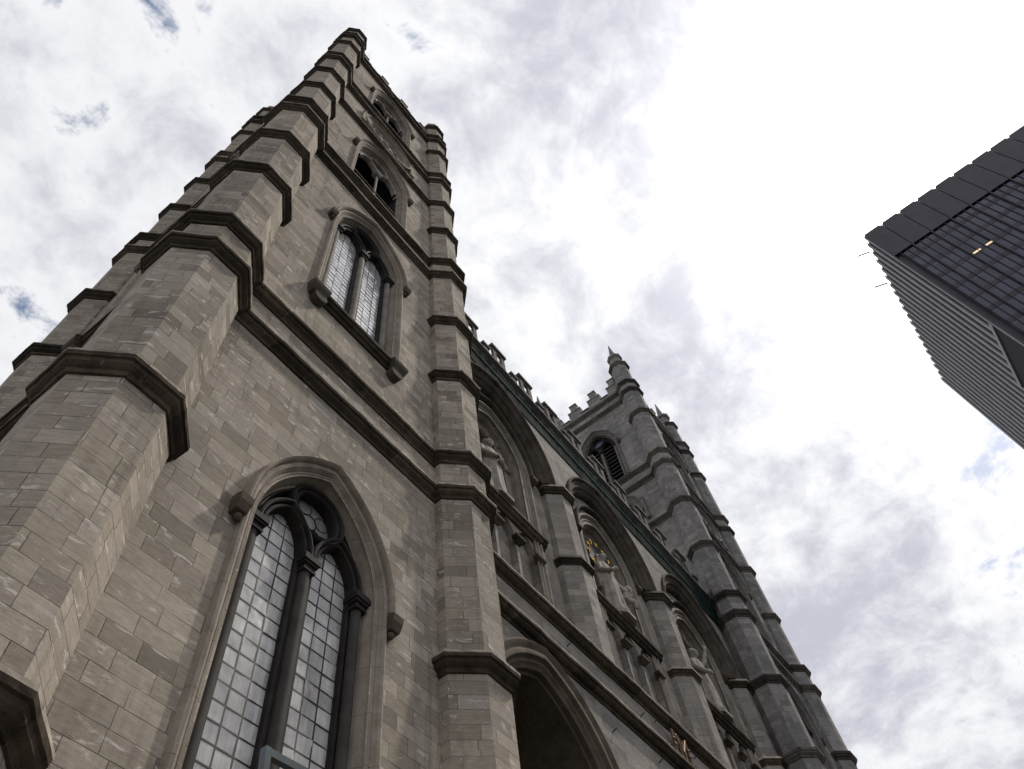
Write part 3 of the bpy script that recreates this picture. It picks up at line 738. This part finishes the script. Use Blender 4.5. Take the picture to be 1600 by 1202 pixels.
def robed_figure(name, label, base, sc_, arms, head, beard=False, veil=False, lean=0.0, held=None, seed=1):
    rnd = random.Random(seed)
    t = thing(name, label, 'statue', base)
    mb = MB()
    # robe with folds (z, rx, ry, offset y)
    prof = [(0, .30, .24, 0), (.05, .31, .25, 0), (.3, .27, .21, 0), (.6, .245, .185, -.01), (.85, .24, .17, -.015), (1.05, .21, .15, -.01), (1.25, .235, .155, 0), (1.40, .225, .14, .01), (1.47, .15, .11, .01), (1.51, .075, .075, .01), (1.58, .062, .065, 0)]
    ph = [rnd.uniform(0, 6.28) for _ in range(4)]
    rings = []
    nn = 44
    for z, rx, ry, oy in prof:
        amp = .17 * max(0, 1 - z / 1.35)
        ring = []
        for i in range(nn):
            a = 2 * PI * i / nn
            f_ = 1 + amp * (math.sin(7 * a + ph[0] + z * 1.2) * .6 + math.sin(11 * a + ph[1] - z) * .4)
            ring.append(Vector((rx * f_ * math.cos(a) + lean * z, ry * f_ * math.sin(a) + oy, z)))
        rings.append(ring)
    mb.loft(rings, True, True)
    hx, hy, hz = head
    # head with face relief
    rr = []
    for j in range(13):
        t_ = PI * j / 12
        ring = []
        for i in range(20):
            a = 2 * PI * i / 20
            x = .078 * math.sin(t_) * math.cos(a); y = .098 * math.sin(t_) * math.sin(a); z = -.125 * math.cos(t_)
            if z < 0: x *= 1 - .3 * (-z / .125); y *= 1 - .12 * (-z / .125)
            fr = max(0, -math.sin(a))
            if fr > .93 and -.05 < z < .02: y -= .022
            if fr > .6 and .005 < z < .035 and fr < .93: y += .010
            if beard and fr > .2 and z < -.045: y -= .03; z -= .05 * fr
            ring.append(Vector((hx + lean * 1.6 + x, hy + y, hz + z)))
        rr.append(ring)
    mb.loft(rr, True, True)
    if veil:
        vr = []
        for z, rx, ry in ((hz + .145, .02, .02), (hz + .13, .07, .08), (hz + .06, .105, .115), (hz - .06, .12, .115), (hz - .2, .16, .12), (hz - .35, .245, .155), (hz - .6, .27, .17), (hz - .95, .265, .18)):
            vr.append([Vector((hx * .8 + lean * 1.5 + rx * math.cos(a), hy * .5 + .045 + ry * math.sin(a) * (1.0 if math.sin(a) > 0 else .35), z)) for a in [2 * PI * i / 28 for i in range(28)]])
        mb.loft(vr, True, True)
    else:
        ball(mb, (hx + lean * 1.6, hy + .03, hz + .035), .098, 16, 9)
        ball(mb, (hx + lean * 1.6, hy + .05, hz - .06), .085, 14, 8)
    for arm in arms:
        skin_tube(mb, arm['pts'])
        if arm.get('child'):
            hd = Vector(arm['pts'][4][0]); ball(mb, hd, .092, 14, 8)
            skin_tube(mb, [(Vector((.44, -.2, .86)), .045), (Vector((.38, -.27, .84)), .035), (Vector((.34, -.27, .9)), .028)]); skin_tube(mb, [(Vector((.36, -.2, .64)), .06), (Vector((.40, -.29, .56)), .045), (Vector((.42, -.27, .42)), .035)])
            continue
        h = Vector(arm['pts'][-1][0]); d_ = (h - Vector(arm['pts'][-2][0])).normalized()
        ball(mb, h + d_ * .03, .05, 10, 6)
        side = d_.cross(Vector((0, 1, 0))).normalized()
        if side.length < .1: side = Vector((1, 0, 0))
        for q in range(4):
            o_ = side * (q - 1.5) * .022
            L_ = (.085, .1, .095, .075)[q]
            skin_tube(mb, [(h + o_ + d_ * .03, .014), (h + o_ + d_ * (.03 + L_ * .6) + Vector((0, -.006, 0)), .012), (h + o_ + d_ * (.03 + L_) + Vector((0, -.016, 0)), .009)], 6)
        skin_tube(mb, [(h + side * .04, .015), (h + side * .062 + d_ * .04, .013), (h + side * .058 + d_ * .075, .010)], 6)
    mb.v = [tuple(Vector(p) * sc_) for p in mb.v]
    body = mb.build('draped_body', M['statue'], None, None)
    body.parent = t
    rm = body.modifiers.new('one_skin', 'REMESH'); rm.mode = 'VOXEL'; rm.voxel_size = .022 * sc_ * .6; rm.use_smooth_shade = True
    pl = MB(); pl.loft([[(sc_ * a * math.cos(2 * PI * i / 8 + PI / 8), sc_ * a * .8 * math.sin(2 * PI * i / 8 + PI / 8), z) for i in range(8)] for a, z in ((.40, -.18), (.40, -.03), (.36, 0.0), (.34, .02))], True, True)
    p_ = pl.build('plinth', M['statue'], None); p_.parent = t
    return t

SB = 24.16
st1 = robed_figure('bearded_statue', 'stone statue of a bearded man in a cloak, in the niche beside the near tower', (CB[0] - .1, 1.78, SB), 2.25,
    [dict(pts=[((-.2, 0, 1.38), .075), ((-.27, -.06, 1.12), .068), ((-.13, -.17, 1.04), .055), ((-.02, -.19, 1.12), .04)]),
     dict(pts=[((.2, 0, 1.38), .075), ((.30, -.04, 1.14), .066), ((.20, -.17, 1.0), .055), ((.10, -.2, 1.04), .04)])], (-.01, -.02, 1.70), True, False, .02, seed=3)
st2 = robed_figure('madonna_statue', 'stone statue of a veiled woman holding a child before a ring of gold stars', (CB[1] - .15, 1.66, SB), 2.15,
    [dict(pts=[((-.19, 0, 1.38), .072), ((-.26, -.05, 1.13), .066), ((-.12, -.2, 1.12), .05), ((-.02, -.24, 1.2), .036)]),
     dict(pts=[((.19, 0, 1.38), .072), ((.29, -.05, 1.12), .066), ((.36, -.15, .95), .055), ((.38, -.21, .84), .04)]), dict(pts=[((.30, -.13, .62), .10), ((.38, -.16, .74), .12), ((.44, -.16, .88), .10), ((.46, -.17, .95), .06), ((.47, -.18, 1.02), .085), ((.475, -.18, 1.07), .06)], child=1)], (0, -.04, 1.68), False, True, 0, seed=5)
st3 = robed_figure('preacher_statue', 'stone statue of a robed man raising one arm, in the niche beside the far tower', (CB[2] - .1, 1.72, SB), 2.15,
    [dict(pts=[((-.2, 0, 1.38), .075), ((-.27, -.06, 1.12), .068), ((-.15, -.2, 1.0), .055), ((-.05, -.24, 1.02), .04)]),
     dict(pts=[((.19, 0, 1.40), .075), ((.30, -.10, 1.55), .066), ((.36, -.16, 1.78), .052), ((.40, -.2, 1.95), .038)])], (0, -.03, 1.70), True, False, .01, seed=9)
# star ring behind the madonna
hc = Vector((CB[1] + .24, 1.85, 28.08))
halo = thing('star_halo', 'dark round plate edged with gold stars behind the head of the veiled statue', 'star halo', tuple(hc))
mb = MB(); mb.loft([[hc + Vector((r * math.cos(2 * PI * i / 40), y, r * math.sin(2 * PI * i / 40))) for i in range(40)] for r, y in ((.02, .03), (1.12, .03), (1.14, 0), (1.12, -.03), (.02, -.03))])
mb.build('plate', M['halo'], halo)
for k in range(12):
    a = 2 * PI * k / 12 + .1; cc = hc + Vector((.97 * math.cos(a), -.06, .97 * math.sin(a)))
    mb = MB(); ring = []
    for i in range(10):
        r = .17 if i % 2 == 0 else .07; q = a + 2 * PI * i / 10
        ring.append((cc.x + r * math.cos(q), cc.y, cc.z + r * math.sin(q)))
    for i in range(10):
        p, q = ring[i], ring[(i + 1) % 10]
        mb.poly([p, q, (cc.x, cc.y - .05, cc.z)]); mb.poly([p, q, (cc.x, cc.y + .03, cc.z)])
    mb.build('star', M['gold'], halo)

# ------------------------------------------------------------------ bronze monogram over the central portal
mono = thing('bronze_monogram', 'weathered bronze monogram of interlaced strokes fixed between the two string courses over the middle portal', 'emblem', (22.55, .8, 17.45))
mb = MB(); B0 = Vector((22.55, .80, 17.45))
def stroke(pts, r=.05): skin_tube(mb, [(B0 + Vector(p), r * q) for p, q in pts], 8)
for x in (-.62, -.2, .2, .62):
    pass
stroke([((-.75, 0, 0), 1.2), ((-.45, -.03, .5), 1), ((-.05, -.04, 1.12), 1.1)]); stroke([((.75, 0, 0), 1.2), ((.45, -.03, .5), 1), ((.05, -.04, 1.12), 1.1)])
stroke([((-.4, -.06, .42), .8), ((.4, -.06, .42), .8)])
stroke([((-.6, -.1, 0), 1.1), ((-.55, -.1, .6), 1), ((-.5, -.1, 1.1), 1.1)]); stroke([((.6, -.1, 0), 1.1), ((.55, -.1, .6), 1), ((.5, -.1, 1.1), 1.1)])
stroke([((-.5, -.12, 1.05), 1), ((0, -.14, .25), 1.1)]); stroke([((.5, -.12, 1.05), 1), ((0, -.14, .25), 1.1)])
stroke([((-.15, -.1, 0), 1), ((-.12, -.1, .9), .9)]); stroke([((.2, -.1, 0), 1), ((.16, -.1, .9), .9)])
mb.v = [tuple(B0 + (Vector(p) - B0) * .82) for p in mb.v]
mb.build('letter_strokes', M['bronze'], mono, 50)
for sgn in (-1, 1):
    mb = MB()
    stroke([((sgn * .75, 0, .02), 1), ((sgn * 1.0, -.05, .02), 1.0), ((sgn * 1.08, -.06, .14), .9), ((sgn * .96, -.06, .2), .6)])
    for z in (.35, .62): ball(mb, B0 + Vector((sgn * .56, -.13, z)), .075)
    mb.v = [tuple(B0 + (Vector(p) - B0) * .82) for p in mb.v]; mb.build('scroll', M['bronze'], mono, 50)

# ------------------------------------------------------------------ small ironwork on the parapet
rod = thing('crossed_poles', 'two thin white poles crossed above the middle of the parapet', 'poles', (23.0, 1.6, 34.7))
for a, b_ in (((22.0, 1.5, 34.76), (23.1, 1.5, 36.9)), ((21.55, 1.56, 36.4), (23.2, 1.56, 35.0))):
    mb = MB(); cyl(mb, a, b_, .04, .04, 8); mb.build('pole', M['white'] if 'white' in M else M['tracery_pale'], rod)
sb = thing('iron_scroll', 'small dark wrought iron scroll standing on the parapet beside the white poles', 'ironwork', (20.0, 1.2, 34.7))
mb = MB()
skin_tube(mb, [(Vector((20.3 + .45 * math.cos(t), 1.1, 35.5 + .55 * math.sin(t))), .05) for t in [x * .4 for x in range(-2, 10)]], 7)
cyl(mb, (20.3, 1.1, 34.76), (20.3, 1.1, 36.5), .04, .03, 8); cyl(mb, (19.7, 1.1, 34.76), (19.8, 1.1, 36.2), .035, .03, 8)
mb.build('scroll_bars', M['lead'], sb)

# ------------------------------------------------------------------ mesh fence panel close to the camera
fp = thing('fence_panel', 'dark steel fence panel with wire mesh standing in front of the church window', 'fence', (2.68, -5.5, 0))
Fg = frame(0, -5.5, (1, 0), (0, -1))
for x in (1.525, 4.25):
    mb = MB(); mb.boxf(Fg, x, x + .026, -.030, 0, 0, 3.60); mb.build('post', M['gate'], fp)
for z in (3.571, 1.9, .12):
    mb = MB(); mb.boxf(Fg, 1.552, 4.248, -.028, -.002, z, z + .028); mb.build('rail', M['gate'], fp)
mb = MB()
x = 1.61
while x < 4.24: cyl(mb, Fg(x, -.035, .15), Fg(x, -.035, 3.52), .0035, .0035, 6); x += .055
z = .24
while z < 3.5: cyl(mb, Fg(1.59, -.03, z), Fg(4.25, -.03, z), .0035, .0035, 6); z += .11
mb.build('wire_mesh', M['lead'], fp)
for x in (1.45, 4.17):
    mb = MB(); mb.boxf(Fg, x, x + .2, -.25, .25, 0, .02); mb.build('foot_plate', M['gate'], fp)

# ------------------------------------------------------------------ office tower across the square
OX, OY, OH = 83.0, -39.9, 131.6
of = thing('office_tower', 'dark glass office tower with pale vertical fins on its narrow side', 'office tower', (102, -66, 0))
M['dark_panel'] = simple('dark_steel_panel', (.036, .034, .046), .5, .2, .3, .35, .4)
M['grey_fin'] = simple('pale_grey_fin', (.28, .28, .29), .75, .0, .15, .3)
def tower_glass():
    mt, n, b = newmat('tinted_office_glass')
    geo = n.add('ShaderNodeNewGeometry'); sp = n.add('ShaderNodeSeparateXYZ'); n.put(sp.inputs[0], geo.outputs['Position'])
    cell = n.comb(n.math('FLOOR', n.math('DIVIDE', sp.outputs[1], 1.15)), n.math('FLOOR', n.math('DIVIDE', sp.outputs[2], 4.2)), n.math('FLOOR', n.math('DIVIDE', sp.outputs[0], 1.15)))
    r = n.wn('3D', cell)
    n.put(b.inputs['Base Color'], n.mix(r, (.024, .026, .046), (.052, .054, .098)))
    n.put(b.inputs['Roughness'], n.rng(r, 0, 1, .05, .25)); b.inputs['Specular IOR Level'].default_value = .45
    return mt
M['office_glass'] = tower_glass()
FB = frame(OX, OY, (0, -1), (-1, 0)); FA = frame(OX, OY, (1, 0), (0, 1))
LB, LA, P_ = 55.2, 38.0, 3.45
core = MB(); core.boxf(lambda s, k, z: (OX + s, OY - k, z), .4, LA - .0, .2, LB, 0, OH - .6); core.build('core', M['dark_panel'], of)
gl = MB(); gl.poly([FB(1.4, -.18, 3), FB(LB, -.18, 3), FB(LB, -.18, 121.0), FB(1.4, -.18, 121.0)]); gl.build('curtain_glazing', M['office_glass'], of)
sp_ = MB(); z = 5.0
while z < 119: sp_.boxf(FB, 1.4, LB, -.30, -.14, z, z + 1.1); z += 4.2
sp_.build('spandrels', M['dark_panel'], of)
top = MB(); nb = int(LB / P_)
for i in range(nb + 1):
    s0 = .0 if i == 0 else i * P_ - P_ * .0 + .05
    top.boxf(FB, s0 + .04, min(LB, (i + 1) * P_) - .04, -.35, .12, 121.4, OH)
    top.boxf(FB, s0 + .3, min(LB, (i + 1) * P_) - .3, -.34, .10, OH + .003, OH + .45)
top.build('crown_panels', M['dark_panel'], of)
fin = MB()
for i in range(nb + 1): fin.boxf(FB, i * P_ - .09, i * P_ + .09, -.3, .22, 3, 121.3)
for i in range(nb * 3):
    if i % 3: fin.boxf(FB, i * P_ / 3 - .035, i * P_ / 3 + .035, -.3, .02, 3, 121.3)
fin.build('dark_fins', M['dark_panel'], of)
bk = MB(); bk.poly([FA(.5, -.09, 0), FA(LA, -.09, 0), FA(LA, -.09, OH - .3), FA(.5, -.09, OH - .3)]); bk.build('side_glazing', M['void'], of)
f2 = MB(); nf = 19
for i in range(nf + 1):
    s_ = LA * i / nf; z0 = 96.0 if .5 < s_ < 14.0 else 0
    w0 = .40
    f2.boxf(FA, s_ - (.0 if i == 0 else w0), s_ + w0, -.10, .12, z0, OH + (.3 if i % 2 else 0))
f2.build('pale_fins', M['grey_fin'], of)
nt = MB(); nt.boxf(FA, .6, 14.0, -.14, .16, 95.2, 96.1); nt.boxf(FA, 13.5, 14.0, -.14, .16, 60, 95.2); nt.build('recess_frame', M['grey_fin'], of)
vd = MB(); vd.poly([FA(.6, -.06, 40), FA(13.5, -.06, 40), FA(13.5, -.06, 95.2), FA(.6, -.06, 95.2)]); vd.build('recess', M['void'], of)
for s_, z_ in ((2.0, OH - 2), (7.0, OH - 6.5)):
    pass
for s_ in (3.2, 11.0):
    mb = MB(); cyl(mb, FA(s_, .3, OH - .2), FA(s_, 2.4, OH + .9), .13, .13, 8); mb.build('roof_arm', M['dark_panel'], of)
lt = bpy.data.materials.new('lit_strip'); lt.use_nodes = True
b = lt.node_tree.nodes['Principled BSDF']; b.inputs['Emission Color'].default_value = (1, .72, .3, 1); b.inputs['Emission Strength'].default_value = .7
for s_ in (7.2, 9.2):
    mb = MB(); mb.boxf(FB, s_, s_ + 1.2, -.1, -.05, 110.2, 110.6); mb.build('lit_office_lamp', lt, of)
# the fence panel leans a little
fp.rotation_euler = (0, math.radians(-3.5), 0)
fp.location = (2.90, -5.5, 0)
